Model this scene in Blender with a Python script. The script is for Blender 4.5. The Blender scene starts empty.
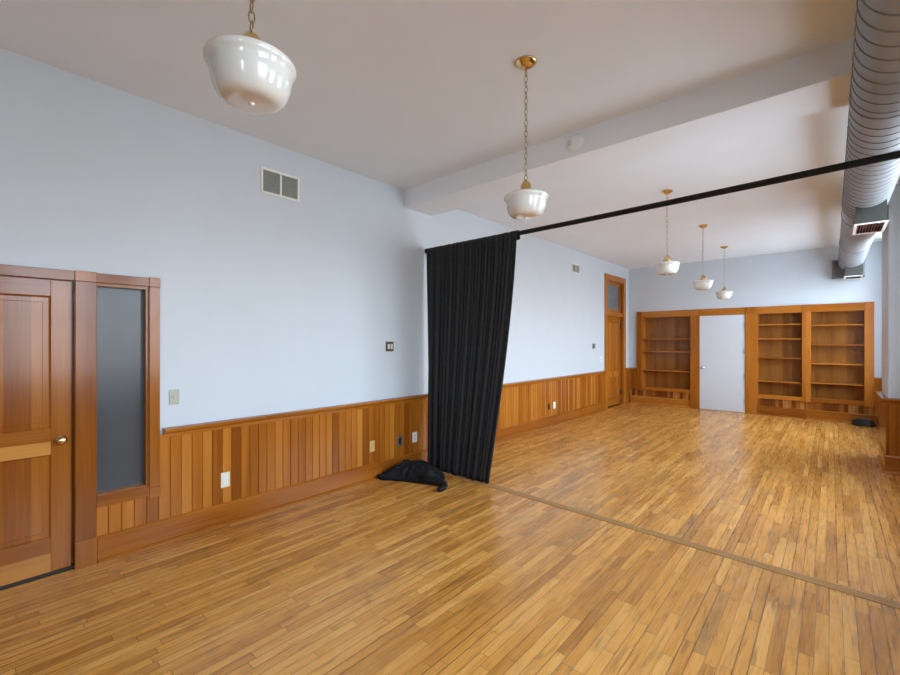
import bpy, bmesh, math, random
from mathutils import Vector, Matrix, noise

S = bpy.context.scene
COL = S.collection
rnd = random.Random(7)

# ---------------------------------------------------------------- camera
FPX = 432.0
yaw = math.atan(382 / FPX)
cd = bpy.data.cameras.new('camera')
cam = bpy.data.objects.new('camera', cd)
COL.objects.link(cam)
cam.location = (3.99, 0.0, 1.6)
cam.rotation_euler = (math.pi / 2, 0, yaw)
cd.sensor_fit = 'HORIZONTAL'
cd.sensor_width = 36
cd.lens = FPX / 900 * 36
cd.shift_y = 3.5 / 900
cd.clip_start = 0.05
S.camera = cam

# ---------------------------------------------------------------- world, light, exposure
S.view_settings.view_transform = 'Standard'
S.view_settings.look = 'None'
S.view_settings.gamma = 1
S.view_settings.use_curve_mapping = False
S.view_settings.exposure = 0.47
SKY = 13.0
S.cycles.max_bounces = 14
S.cycles.diffuse_bounces = 10
S.cycles.glossy_bounces = 6
S.cycles.caustics_reflective = False
S.cycles.caustics_refractive = False
S.cycles.sample_clamp_indirect = 8

w = bpy.data.worlds.new('overcast_sky')
S.world = w
w.use_nodes = True
nt = w.node_tree
nt.nodes.clear()
tc = nt.nodes.new('ShaderNodeTexCoord')
sp = nt.nodes.new('ShaderNodeSeparateXYZ')
nt.links.new(tc.outputs['Generated'], sp.inputs[0])
cr = nt.nodes.new('ShaderNodeValToRGB')
mr = nt.nodes.new('ShaderNodeMapRange')
mr.inputs[1].default_value = -1
mr.inputs[2].default_value = 1
nt.links.new(sp.outputs[2], mr.inputs[0])
nt.links.new(mr.outputs[0], cr.inputs[0])
els = cr.color_ramp.elements
els[0].position = 0.485
els[0].color = (0.50, 0.52, 0.54, 1)
e0 = els.new(0.40)
e0.color = (0.36, 0.37, 0.38, 1)
e0 = els.new(0.28)
e0.color = (0.12, 0.12, 0.12, 1)
els = cr.color_ramp.elements
els[-1].position = 0.535
els[-1].color = (0.74, 0.87, 1.0, 1)
e = els.new(0.9)
e.color = (0.62, 0.80, 1.0, 1)
bg = nt.nodes.new('ShaderNodeBackground')
bg.inputs[1].default_value = SKY
nt.links.new(cr.outputs[0], bg.inputs[0])
wo = nt.nodes.new('ShaderNodeOutputWorld')
nt.links.new(bg.outputs[0], wo.inputs[0])

XR = 4.95          # window wall
YB = 11.55         # back wall
YF = -3.6          # wall behind the camera
ZC = 3.48          # ceiling
# window openings in the right-hand wall (Y0, Y1)
WIN = [(-2.6, -1.8, 2.95), (0.3, 1.5, 2.95), (1.9, 2.8, 2.95), (4.25, 5.3, 3.38), (5.45, 6.5, 3.38), (8.45, 9.6, 3.40), (9.75, 10.9, 3.40)]
WZ0 = 0.98
for (a, b, WZ1) in WIN:
    ld = bpy.data.lights.new('daylight', 'AREA')
    ld.shape = 'RECTANGLE'
    ld.size = WZ1 - WZ0
    ld.size_y = b - a
    ld.cycles.is_portal = True
    lo = bpy.data.objects.new('daylight', ld)
    COL.objects.link(lo)
    lo.location = (XR + 0.2, (a + b) / 2, (WZ0 + WZ1) / 2)
    lo.rotation_euler = (0, math.pi / 2, 0)


# ---------------------------------------------------------------- materials
def new_mat(name):
    m = bpy.data.materials.new(name)
    m.use_nodes = True
    t = m.node_tree
    return m, t, t.nodes['Principled BSDF']


def N(t, kind, **kw):
    n = t.nodes.new(kind)
    for k, v in kw.items():
        setattr(n, k, v)
    return n


def math_n(t, op, a, b=None, c=None):
    n = t.nodes.new('ShaderNodeMath')
    n.operation = op
    for i, v in enumerate((a, b, c)):
        if v is None:
            continue
        if isinstance(v, (int, float)):
            n.inputs[i].default_value = v
        else:
            t.links.new(v, n.inputs[i])
    return n.outputs[0]


def mixc(t, fac, a, b, mode='MIX'):
    n = t.nodes.new('ShaderNodeMix')
    n.data_type = 'RGBA'
    n.blend_type = mode
    for s, v in ((n.inputs[0], fac), (n.inputs[6], a), (n.inputs[7], b)):
        if isinstance(v, (int, float)):
            s.default_value = v
        elif isinstance(v, tuple):
            s.default_value = v if len(v) == 4 else v + (1,)
        else:
            t.links.new(v, s)
    return n.outputs[2]


def ramp(t, fac, stops):
    n = t.nodes.new('ShaderNodeValToRGB')
    t.links.new(fac, n.inputs[0])
    e = n.color_ramp.elements
    while len(e) < len(stops):
        e.new(0.5)
    for el, (p, c) in zip(e, stops):
        el.position = p
        el.color = c + (1,) if len(c) == 3 else c
    return n.outputs[0]


def plain(name, col, rough=0.5, metal=0.0, noise_amt=0.0, scale=30, bump=0.0, coat=0.0, spec=0.5):
    m, t, b = new_mat(name)
    b.inputs['Roughness'].default_value = rough
    b.inputs['Metallic'].default_value = metal
    b.inputs['Specular IOR Level'].default_value = spec
    b.inputs['Coat Weight'].default_value = coat
    b.inputs['Coat Roughness'].default_value = 0.08
    tcn = N(t, 'ShaderNodeTexCoord')
    no = N(t, 'ShaderNodeTexNoise')
    no.inputs['Scale'].default_value = scale
    no.inputs['Detail'].default_value = 4
    t.links.new(tcn.outputs['Object'], no.inputs['Vector'])
    lo = tuple(c * (1 - noise_amt) for c in col)
    hi = tuple(min(1, c * (1 + noise_amt)) for c in col)
    t.links.new(ramp(t, no.outputs[0], [(0.3, lo), (0.7, hi)]), b.inputs['Base Color'])
    if bump:
        bp = N(t, 'ShaderNodeBump')
        bp.inputs['Strength'].default_value = bump
        bp.inputs['Distance'].default_value = 0.01
        t.links.new(no.outputs[0], bp.inputs['Height'])
        t.links.new(bp.outputs[0], b.inputs['Normal'])
    return m


def wood(name, axis='Z', dark=(0.21, 0.055, 0.005), mid=(0.37, 0.120, 0.012), light=(0.50, 0.200, 0.032),
         board=None, board_axis='Y', rough=0.2, spread=0.3, coat=0.08):
    """varnished fir: grain runs along axis; board = width of boards that differ in tone"""
    m, t, b = new_mat(name)
    tcn = N(t, 'ShaderNodeTexCoord')
    oi = N(t, 'ShaderNodeObjectInfo')
    sp = N(t, 'ShaderNodeSeparateXYZ')
    t.links.new(tcn.outputs['Object'], sp.inputs[0])
    o = {'X': sp.outputs[0], 'Y': sp.outputs[1], 'Z': sp.outputs[2]}
    if board:
        wn = N(t, 'ShaderNodeTexWhiteNoise', noise_dimensions='1D')
        fl = math_n(t, 'FLOOR', math_n(t, 'DIVIDE', o[board_axis], board))
        t.links.new(fl, wn.inputs['W'])
        r = wn.outputs['Value']
    else:
        r = oi.outputs['Random']
    # slow tone change across the grain plus fine streaks along it
    def stretched(across, along, seed):
        cb = N(t, 'ShaderNodeCombineXYZ')
        for i, ax in enumerate('XYZ'):
            s = along if ax == axis else across
            v = math_n(t, 'MULTIPLY', o[ax], s)
            v = math_n(t, 'ADD', v, math_n(t, 'MULTIPLY', r, seed))
            t.links.new(v, cb.inputs[i])
        no = N(t, 'ShaderNodeTexNoise')
        no.inputs['Scale'].default_value = 1
        no.inputs['Detail'].default_value = 3
        t.links.new(cb.outputs[0], no.inputs['Vector'])
        return no.outputs[0]
    broad = stretched(9, 0.7, 37)
    fine = stretched(120, 2.2, 91)
    v = math_n(t, 'ADD', math_n(t, 'MULTIPLY', broad, 0.55), math_n(t, 'MULTIPLY', fine, 0.35))
    v = math_n(t, 'ADD', v, math_n(t, 'MULTIPLY', math_n(t, 'SUBTRACT', r, 0.5), spread))
    c = ramp(t, v, [(0.18, dark), (0.45, mid), (0.78, light)])
    t.links.new(c, b.inputs['Base Color'])
    b.inputs['Roughness'].default_value = rough
    b.inputs['Specular IOR Level'].default_value = 0.27
    b.inputs['Coat Weight'].default_value = coat
    b.inputs['Coat Roughness'].default_value = 0.10
    bp = N(t, 'ShaderNodeBump')
    bp.inputs['Strength'].default_value = 0.08
    bp.inputs['Distance'].default_value = 0.004
    t.links.new(fine, bp.inputs['Height'])
    t.links.new(bp.outputs[0], b.inputs['Normal'])
    return m


def floor_material():
    m, t, b = new_mat('maple_strip_floor')
    tcn = N(t, 'ShaderNodeTexCoord')
    sp = N(t, 'ShaderNodeSeparateXYZ')
    t.links.new(tcn.outputs['Object'], sp.inputs[0])
    X, Y = sp.outputs[0], sp.outputs[1]
    # the run of boards changes at the cover strip across the room
    side = math_n(t, 'GREATER_THAN', Y, 3.83)
    bx = math_n(t, 'ADD', math_n(t, 'DIVIDE', X, 0.0585), math_n(t, 'MULTIPLY', side, 300.37))
    row = math_n(t, 'FLOOR', bx)
    fx = math_n(t, 'FRACT', bx)
    w1 = N(t, 'ShaderNodeTexWhiteNoise', noise_dimensions='1D')
    t.links.new(row, w1.inputs['W'])
    ry = math_n(t, 'ADD', math_n(t, 'DIVIDE', Y, 0.72), math_n(t, 'MULTIPLY', w1.outputs['Value'], 53))
    pl = math_n(t, 'FLOOR', ry)
    fy = math_n(t, 'FRACT', ry)
    cb = N(t, 'ShaderNodeCombineXYZ')
    t.links.new(row, cb.inputs[0])
    t.links.new(pl, cb.inputs[1])
    w2 = N(t, 'ShaderNodeTexWhiteNoise', noise_dimensions='2D')
    t.links.new(cb.outputs[0], w2.inputs['Vector'])
    r = w2.outputs['Value']

    def stretched(sx, sy, seed, detail=4, rough=0.55, dist=0.0):
        c = N(t, 'ShaderNodeCombineXYZ')
        t.links.new(math_n(t, 'ADD', math_n(t, 'MULTIPLY', X, sx), math_n(t, 'MULTIPLY', r, seed)), c.inputs[0])
        t.links.new(math_n(t, 'ADD', math_n(t, 'MULTIPLY', Y, sy), math_n(t, 'MULTIPLY', r, seed * 1.7)), c.inputs[1])
        n = N(t, 'ShaderNodeTexNoise')
        n.inputs['Scale'].default_value = 1
        n.inputs['Detail'].default_value = detail
        n.inputs['Roughness'].default_value = rough
        n.inputs['Distortion'].default_value = dist
        t.links.new(c.outputs[0], n.inputs['Vector'])
        return n.outputs[0]
    grain = stretched(70, 3.5, 40)
    broad = stretched(16, 1.6, 23, 3, 0.5, 0.6)
    v = math_n(t, 'ADD', math_n(t, 'MULTIPLY', r, 0.42), math_n(t, 'MULTIPLY', broad, 0.40))
    v = math_n(t, 'ADD', v, math_n(t, 'MULTIPLY', grain, 0.30))
    base = ramp(t, v, [(0.20, FLOOR_C[0]), (0.40, FLOOR_C[1]), (0.62, FLOOR_C[2]), (0.88, FLOOR_C[3])])
    # brown mineral streaks that follow single boards
    st = stretched(26, 2.4, 61, 3, 0.5, 1.2)
    stf = ramp(t, st, [(0.56, (0, 0, 0)), (0.72, (1, 1, 1))])
    c = mixc(t, math_n(t, 'MULTIPLY', stf, 0.65), base, (0.19, 0.080, 0.024))
    # now and then one board is dark brown
    db = math_n(t, 'GREATER_THAN', r, 0.972)
    c = mixc(t, math_n(t, 'MULTIPLY', db, math_n(t, 'MULTIPLY', broad, 0.95)), c, (0.16, 0.060, 0.018))
    # dark worn patches
    wp = N(t, 'ShaderNodeTexNoise')
    wp.inputs['Scale'].default_value = 3.1
    wp.inputs['Detail'].default_value = 5
    t.links.new(tcn.outputs['Object'], wp.inputs['Vector'])
    wpf = math_n(t, 'MULTIPLY', ramp(t, wp.outputs[0], [(0.56, (0, 0, 0)), (0.72, (1, 1, 1))]),
                 ramp(t, grain, [(0.45, (0, 0, 0)), (0.6, (1, 1, 1))]))
    c = mixc(t, math_n(t, 'MULTIPLY', wpf, 0.7), c, (0.085, 0.045, 0.020))
    # gaps between boards, of uneven width
    ex = math_n(t, 'MINIMUM', fx, math_n(t, 'SUBTRACT', 1, fx))
    gw = math_n(t, 'ADD', math_n(t, 'MULTIPLY', math_n(t, 'POWER', w1.outputs['Value'], 2), 0.055), 0.016)
    gx = math_n(t, 'LESS_THAN', ex, gw)
    ey = math_n(t, 'MINIMUM', fy, math_n(t, 'SUBTRACT', 1, fy))
    gy = math_n(t, 'LESS_THAN', ey, 0.0022)
    g = math_n(t, 'MAXIMUM', gx, gy)
    c = mixc(t, math_n(t, 'MULTIPLY', g, 0.85), c, (0.045, 0.022, 0.009))
    t.links.new(c, b.inputs['Base Color'])
    rr = N(t, 'ShaderNodeMapRange')
    t.links.new(grain, rr.inputs[0])
    rr.inputs[3].default_value = 0.22
    rr.inputs[4].default_value = 0.34
    t.links.new(rr.outputs[0], b.inputs['Roughness'])
    b.inputs['Specular IOR Level'].default_value = 0.5
    hgt = math_n(t, 'SUBTRACT', math_n(t, 'MULTIPLY', r, 0.25), math_n(t, 'MULTIPLY', g, 1.0))
    bp = N(t, 'ShaderNodeBump')
    bp.inputs['Strength'].default_value = 0.25
    bp.inputs['Distance'].default_value = 0.002
    t.links.new(hgt, bp.inputs['Height'])
    t.links.new(bp.outputs[0], b.inputs['Normal'])
    return m


FLOOR_C = [(0.31, 0.108, 0.017), (0.51, 0.212, 0.038), (0.66, 0.300, 0.062), (0.76, 0.395, 0.104)]
M = {}
M['floor'] = floor_material()
M['wall'] = plain('pale_blue_white_wall_paint', (0.555, 0.608, 0.655), 0.55, noise_amt=0.012, scale=3)
M['ceiling'] = plain('white_ceiling_paint', (0.80, 0.845, 0.885), 0.7, noise_amt=0.015, scale=2)
M['woodZ'] = wood('fir_upright', 'Z')
M['woodY'] = wood('fir_along_wall', 'Y')
M['woodX'] = wood('fir_across', 'X')
M['pale_rail'] = wood('pale_fir_rail', 'Y', (0.33, 0.125, 0.02), (0.45, 0.19, 0.037), (0.54, 0.26, 0.06))
M['doorZ'] = wood('dark_fir_upright', 'Z', (0.165, 0.042, 0.004), (0.27, 0.082, 0.008), (0.38, 0.135, 0.018))
M['doorY'] = wood('dark_fir_across', 'Y', (0.165, 0.042, 0.004), (0.27, 0.082, 0.008), (0.38, 0.135, 0.018))
M['beadY'] = wood('fir_beadboard', 'Z', board=0.079, board_axis='Y', spread=0.45)
M['beadX'] = wood('fir_beadboard_across', 'Z', board=0.079, board_axis='X', spread=0.45)
M['beadpale'] = wood('fir_beadboard_patchy', 'Z', board=0.070, board_axis='X', spread=0.8, dark=(0.15, 0.038, 0.006), mid=(0.24, 0.07, 0.011), light=(0.42, 0.175, 0.045))
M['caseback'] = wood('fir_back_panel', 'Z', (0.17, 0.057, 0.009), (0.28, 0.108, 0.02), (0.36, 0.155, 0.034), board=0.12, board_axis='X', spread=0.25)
M['strip'] = wood('worn_oak_strip', 'X', (0.29, 0.145, 0.05), (0.42, 0.225, 0.085), (0.50, 0.29, 0.12), rough=0.45, coat=0)
M['glass'] = plain('dark_grey_window_glass', (0.062, 0.066, 0.069), 0.25, noise_amt=0.10, scale=2.2, spec=0.4)
M['transom'] = plain('grey_transom_glass', (0.14, 0.15, 0.15), 0.18, noise_amt=0.15, scale=4)
M['brass'] = plain('polished_brass', (0.74, 0.55, 0.26), 0.14, 1.0, 0.06, 20)
M['chain'] = plain('antique_brass_chain', (0.45, 0.38, 0.25), 0.30, 1.0, 0.10, 60)
M['opal'] = plain('white_opal_glass', (0.69, 0.70, 0.67), 0.08, 0.0, 0.01, 5, coat=0.5)
M['cloth'] = plain('black_curtain_cloth', (0.021, 0.023, 0.025), 0.8, 0.0, 0.15, 40, bump=0.05, spec=0.3)
M['heapcloth'] = plain('black_bunched_cloth', (0.0065, 0.007, 0.0085), 0.75, 0.0, 0.4, 60, bump=0.3, spec=0.25)
M['rod'] = plain('black_painted_pipe', (0.008, 0.0065, 0.0065), 0.5, 0.0, 0.2, 12, spec=0.2)
M['duct'] = plain('galvanised_duct', (0.27, 0.278, 0.288), 0.5, 0.4, 0.08, 3)
M['ductseam'] = plain('duct_seam', (0.19, 0.195, 0.20), 0.5, 0.5, 0.1, 10)
M['greybox'] = plain('dull_grey_sheet_metal', (0.05, 0.054, 0.048), 0.55, 0.1, 0.1, 10)
M['white_trim'] = plain('white_enamel', (0.78, 0.78, 0.75), 0.4, 0, 0.01, 10)
M['white_door'] = plain('white_door_paint', (0.58, 0.615, 0.66), 0.4, 0, 0.01, 4)
M['grille'] = plain('grey_grille', (0.34, 0.345, 0.31), 0.55, 0, 0.1, 40)
M['louvre'] = plain('louvre_wood_reflection', (0.30, 0.085, 0.065), 0.4, 0.2, 0.5, 30)  # reddish tone paints the reflection of the wood into the louvres
M['cream'] = plain('cream_plastic', (0.70, 0.67, 0.58), 0.4, 0, 0.02, 20)
M['beige'] = plain('tan_plastic', (0.58, 0.36, 0.13), 0.4, 0, 0.05, 20)
M['tanplate'] = plain('grey_tan_plate', (0.36, 0.35, 0.29), 0.4, 0.3, 0.05, 20)
M['steel'] = plain('brushed_steel', (0.45, 0.43, 0.40), 0.35, 0.9, 0.05, 40)
M['black'] = plain('black_plastic', (0.012, 0.012, 0.012), 0.4, 0, 0.1, 20)
M['bronze'] = plain('olive_bronze_plate', (0.10, 0.095, 0.05), 0.4, 0.5, 0.15, 30)
M['olive'] = plain('dark_green_grey_plastic', (0.13, 0.15, 0.13), 0.4, 0, 0.1, 20)
M['rubber'] = plain('dark_rubber', (0.015, 0.017, 0.016), 0.45, 0, 0.2, 20)
M['threshold_shade'] = plain('threshold_shade_black', (0.02, 0.015, 0.012), 0.6, 0, 0.2, 20)


# ---------------------------------------------------------------- mesh helpers
class MB:
    def __init__(self):
        self.v, self.f, self.s = [], [], []

    def add(self, vs, fs, smooth=False):
        o = len(self.v)
        self.v += [tuple(p) for p in vs]
        for q in fs:
            self.f.append(tuple(i + o for i in q))
            self.s.append(smooth)
        return self

    def box(self, x0, x1, y0, y1, z0, z1):
        vs = [(x, y, z) for z in (z0, z1) for y in (y0, y1) for x in (x0, x1)]
        return self.add(vs, [(0, 2, 3, 1), (4, 5, 7, 6), (0, 1, 5, 4), (2, 6, 7, 3), (0, 4, 6, 2), (1, 3, 7, 5)])

    def bbox(self, x0, x1, y0, y1, z0, z1, b=0.003):
        """box with chamfered edges"""
        bm = bmesh.new()
        bmesh.ops.create_cube(bm, size=1)
        for v in bm.verts:
            v.co = ((x0 + x1) / 2 + v.co.x * (x1 - x0), (y0 + y1) / 2 + v.co.y * (y1 - y0), (z0 + z1) / 2 + v.co.z * (z1 - z0))
        b = min(b, 0.4 * min(x1 - x0, y1 - y0, z1 - z0))
        bmesh.ops.bevel(bm, geom=list(bm.edges), offset=b, segments=2, affect='EDGES', profile=0.5)
        bm.verts.index_update()
        self.add([v.co[:] for v in bm.verts], [[v.index for v in f.verts] for f in bm.faces])
        bm.free()
        return self

    def extrude(self, prof, fn0, fn1, smooth=False):
        """closed 2D profile carried from fn0(p) to fn1(p)"""
        n = len(prof)
        vs = [fn0(p) for p in prof] + [fn1(p) for p in prof]
        fs = [(i, (i + 1) % n, n + (i + 1) % n, n + i) for i in range(n)]
        self.add(vs, fs, smooth)
        self.add(vs, [tuple(range(n - 1, -1, -1)), tuple(range(n, 2 * n))])
        return self

    def lathe(self, prof, c, seg=40, axis='Z', smooth=True):
        """prof: (r, h) pairs"""
        vs, fs = [], []
        for (r, h) in prof:
            for i in range(seg):
                a = 2 * math.pi * i / seg
                x, y = r * math.cos(a), r * math.sin(a)
                p = {'Z': (x, y, h), 'X': (h, x, y), 'Y': (x, h, y)}[axis]
                vs.append((c[0] + p[0], c[1] + p[1], c[2] + p[2]))
        for k in range(len(prof) - 1):
            for i in range(seg):
                j = (i + 1) % seg
                fs.append((k * seg + i, k * seg + j, (k + 1) * seg + j, (k + 1) * seg + i))
        self.add(vs, fs, smooth)
        return self

    def tube(self, pts, r, seg=10, cap=True, taper=None):
        pts = [Vector(p) for p in pts]
        vs, fs = [], []
        up = Vector((0, 0, 1))
        prev = None
        for k, p in enumerate(pts):
            d = (pts[min(k + 1, len(pts) - 1)] - pts[max(k - 1, 0)]).normalized()
            if prev is None:
                a = d.cross(up if abs(d.z) < 0.9 else Vector((1, 0, 0))).normalized()
            else:
                a = (prev - d * prev.dot(d)).normalized()
            prev = a
            b = d.cross(a)
            rr = r if taper is None else taper[k]
            for i in range(seg):
                t = 2 * math.pi * i / seg
                vs.append(p + (a * math.cos(t) + b * math.sin(t)) * rr)
        for k in range(len(pts) - 1):
            for i in range(seg):
                j = (i + 1) % seg
                fs.append((k * seg + i, k * seg + j, (k + 1) * seg + j, (k + 1) * seg + i))
        self.add(vs, fs, True)
        if cap:
            self.add(vs, [tuple(range(seg - 1, -1, -1)), tuple((len(pts) - 1) * seg + i for i in range(seg))])
        return self

    def build(self, name, mat, parent=None):
        me = bpy.data.meshes.new(name)
        off = Vector((0, 0, 0))
        if parent is not None:
            off = Vector(root_of(parent).location)
        me.from_pydata([(x - off.x, y - off.y, z - off.z) for (x, y, z) in self.v], [], self.f)
        me.polygons.foreach_set('use_smooth', self.s)
        bm = bmesh.new()
        bm.from_mesh(me)
        bmesh.ops.remove_doubles(bm, verts=bm.verts, dist=1e-5)
        bmesh.ops.recalc_face_normals(bm, faces=bm.faces)
        bm.to_mesh(me)
        bm.free()
        me.materials.append(mat)
        o = bpy.data.objects.new(name, me)
        COL.objects.link(o)
        if parent is not None:
            o.parent = parent
        return o


def root_of(o):
    while o.parent:
        o = o.parent
    return o


def tag(o, label, cat, group=None, kind=None):
    o['label'] = label
    o['category'] = cat
    if group:
        o['group'] = group
    if kind:
        o['kind'] = kind
    return o


def thing(name, label, cat, loc, group=None, kind=None):
    o = bpy.data.objects.new(name, None)
    o.empty_display_size = 0.1
    COL.objects.link(o)
    o.location = loc
    return tag(o, label, cat, group, kind)


def holed(mb, lo, hi, holes, fn):
    """fill the rectangle lo..hi minus rectangular holes with boxes; fn(a0,a1,z0,z1) adds one"""
    cuts = sorted({lo[0], hi[0], *[h[0] for h in holes], *[h[1] for h in holes]})
    for a0, a1 in zip(cuts, cuts[1:]):
        spans = sorted((h[2], h[3]) for h in holes if h[0] < (a0 + a1) / 2 < h[1])
        z = lo[1]
        for s0, s1 in spans:
            if s0 > z + 1e-6:
                fn(a0, a1, z, s0)
            z = s1
        if z < hi[1] - 1e-6:
            fn(a0, a1, z, hi[1])


# ---------------------------------------------------------------- room shell
STRUCT = 'structure'
tag(MB().box(-0.12, XR + 0.3, YF - 0.2, YB + 0.3, -0.1, 0.0).build('floor', M['floor']),
    'worn maple strip floor running the length of the room', 'floor', kind=STRUCT)
tag(MB().box(-0.3, XR + 0.3, YF - 0.2, YB + 0.6, ZC, ZC + 0.15).build('ceiling', M['ceiling']),
    'plain white plaster ceiling above the whole room', 'ceiling', kind=STRUCT)

D1 = (-0.42, 0.527, 0.0, 2.022)        # near door opening (Y0,Y1,Z0,Z1)
SL = (0.645, 0.966, 0.455, 2.022)     # sidelight
D2 = (10.10, 11.14, 0.0, 3.06)        # far door with transom
mb = MB()
mb.box(-0.3, -0.12, YF - 0.2, YB + 0.6, -0.1, ZC)
holed(mb, (YF - 0.2, -0.1), (YB, ZC), [D1, SL, D2], lambda a, b, c, d: mb.box(-0.12, 0, a, b, c, d))
tag(mb.build('wall_left', M['wall']), 'long pale blue-white wall with wood wainscot on the left', 'wall', kind=STRUCT)

NICHES = [(0.345, 1.655, 0.0, 2.25), (1.655, 2.55, 0.0, 2.20), (2.55, 4.50, 0.0, 2.25)]
mb = MB()
mb.box(-0.3, XR + 0.3, YB + 0.30, YB + 0.6, -0.1, ZC)
holed(mb, (0, -0.1), (XR + 0.3, ZC), NICHES, lambda a, b, c, d: mb.box(a, b, YB, YB + 0.30, c, d))
tag(mb.build('wall_back', M['wall']), 'pale wall at the far end around the built-in bookcases', 'wall', kind=STRUCT)

mb = MB()
holed(mb, (YF - 0.2, -0.1), (YB, ZC), [(a, b, WZ0, c) for a, b, c in WIN], lambda a, b, c, d: mb.box(XR, XR + 0.25, a, b, c, d))
tag(mb.build('wall_right', M['wall']), 'pale wall with tall windows on the right', 'wall', kind=STRUCT)
tag(MB().box(0, XR, YF - 0.2, YF, -0.1, ZC).build('wall_front', M['wall']), 'pale wall behind the viewer', 'wall', kind=STRUCT)

# added unseen reflector outside the far windows, bounces skylight up to the ceiling
tag(MB().box(XR + 0.3, XR + 10, 4.0, YB, 0.0, 0.15).build('bounce_reflector', plain('pale_reflector', (0.88, 0.86, 0.84), 0.8, noise_amt=0.03, scale=1)),
    'added pale reflector outside the far right windows', 'reflector', kind=STRUCT)

# dropped beam
tag(MB().bbox(0.0, XR, 3.655, 4.14, 3.262, ZC + 0.02, 0.006).build('beam', M['ceiling']),
    'white boxed beam crossing the ceiling above the curtain', 'beam', kind=STRUCT)
# pier
PX, PY0, PY1 = 4.50, 7.45, 8.33
tag(MB().bbox(PX, XR + 0.01, PY0, PY1, 0, ZC, 0.012).build('pillar', M['wall']),
    'white pier with wood wainscot at the right edge', 'pillar', kind=STRUCT)
# windows in the right-hand wall, double hung
for i, (a, b, WZ1) in enumerate(WIN):
    wd = thing('window_%d' % (i + 1), 'tall double hung wood window in the right wall', 'window', (XR, (a + b) / 2, WZ0), kind=STRUCT)
    wd['group'] = 'windows of the right wall'
    m_ = MB()
    for y0, y1 in ((a - 0.07, a), (b, b + 0.07)):
        m_.bbox(XR - 0.025, XR, y0, y1, WZ0 - 0.02, WZ1 + 0.09)
    m_.bbox(XR - 0.025, XR, a, b, WZ1, WZ1 + 0.09)
    m_.build('casing', M['woodZ'], wd)
    MB().bbox(XR - 0.06, XR + 0.1, a - 0.12, b + 0.12, WZ0 - 0.05, WZ0).build('sill', M['woodY'], wd)
    mid = (WZ0 + WZ1) / 2
    for z0, z1, xo in ((WZ0, mid + 0.02, 0.10), (mid - 0.02, WZ1, 0.14)):
        s_ = MB()
        s_.box(XR + xo, XR + xo + 0.04, a, a + 0.05, z0, z1)
        s_.box(XR + xo, XR + xo + 0.04, b - 0.05, b, z0, z1)
        s_.box(XR + xo, XR + xo + 0.04, a + 0.05, b - 0.05, z0, z0 + 0.05)
        s_.box(XR + xo, XR + xo + 0.04, a + 0.05, b - 0.05, z1 - 0.05, z1)
        s_.build('sash', M['woodZ'], wd)

# ---------------------------------------------------------------- wainscot, rails, baseboards
BASE = [(0, 0), (0.048, 0), (0.048, 0.010), (0.036, 0.024), (0.030, 0.026), (0.030, 0.160), (0.037, 0.164), (0.037, 0.176), (0.026, 0.190), (0, 0.196)]
RAIL = [(0, 0.835), (0.026, 0.835), (0.030, 0.862), (0.042, 0.872), (0.062, 0.876), (0.066, 0.884), (0.066, 0.896), (0.060, 0.903), (0, 0.908)]
BD = 0.079


def bead_profile(a, b, d=0.022):
    """front edge of V-jointed boards from a to b, boards on the BD grid"""
    pts = [(a, d)]
    k = math.floor(a / BD) + 1
    while k * BD < b - 0.004:
        y = k * BD
        if y > a + 0.006:
            pts += [(y - 0.0045, d), (y - 0.0015, d - 0.008), (y + 0.0015, d - 0.008), (y + 0.0045, d)]
        k += 1
    pts.append((b, d))
    return pts


def wainscot_left(mb, a, b, z0, z1):
    pts = bead_profile(a, b)
    prof = pts + [(b, 0), (a, 0)]
    n = len(pts)
    for (y0, x0), (y1, x1) in zip(pts, pts[1:]):
        mb.add([(x0, y0, z0), (x1, y1, z0), (x1, y1, z1), (x0, y0, z1)], [(0, 1, 2, 3)])
    for y in (a, b):
        mb.add([(0, y, z0), (0.022, y, z0), (0.022, y, z1), (0, y, z1)], [(0, 1, 2, 3)])


CAS2 = (9.965, 11.30)     # outer edges of the far door casing
mb = MB()
wainscot_left(mb, 1.036, CAS2[0], 0.15, 0.86)
wainscot_left(mb, 0.645, 1.036, 0.15, 0.41)
wainscot_left(mb, CAS2[1], YB, 0.15, 0.86)
tag(mb.build('trim_1', M['beadY']), 'upright fir board wainscot along the left wall', 'wainscot', kind=STRUCT)
mb = MB()
for a, b in ((1.058, CAS2[0]), (CAS2[1], YB)):
    mb.extrude(RAIL, lambda p: (p[0], a, p[1]), lambda p: (p[0], b, p[1]))
tag(mb.build('trim_2', M['woodY']), 'moulded wood rail capping the left wainscot', 'chair rail', kind=STRUCT)
mb = MB()
for a, b in ((0.650, CAS2[0]), (CAS2[1], YB)):
    mb.extrude(BASE, lambda p: (p[0], a, p[1]), lambda p: (p[0], b, p[1]))
tag(mb.build('baseboard_left', M['woodY']), 'tall wood baseboard under the left wainscot', 'baseboard', kind=STRUCT)

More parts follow.
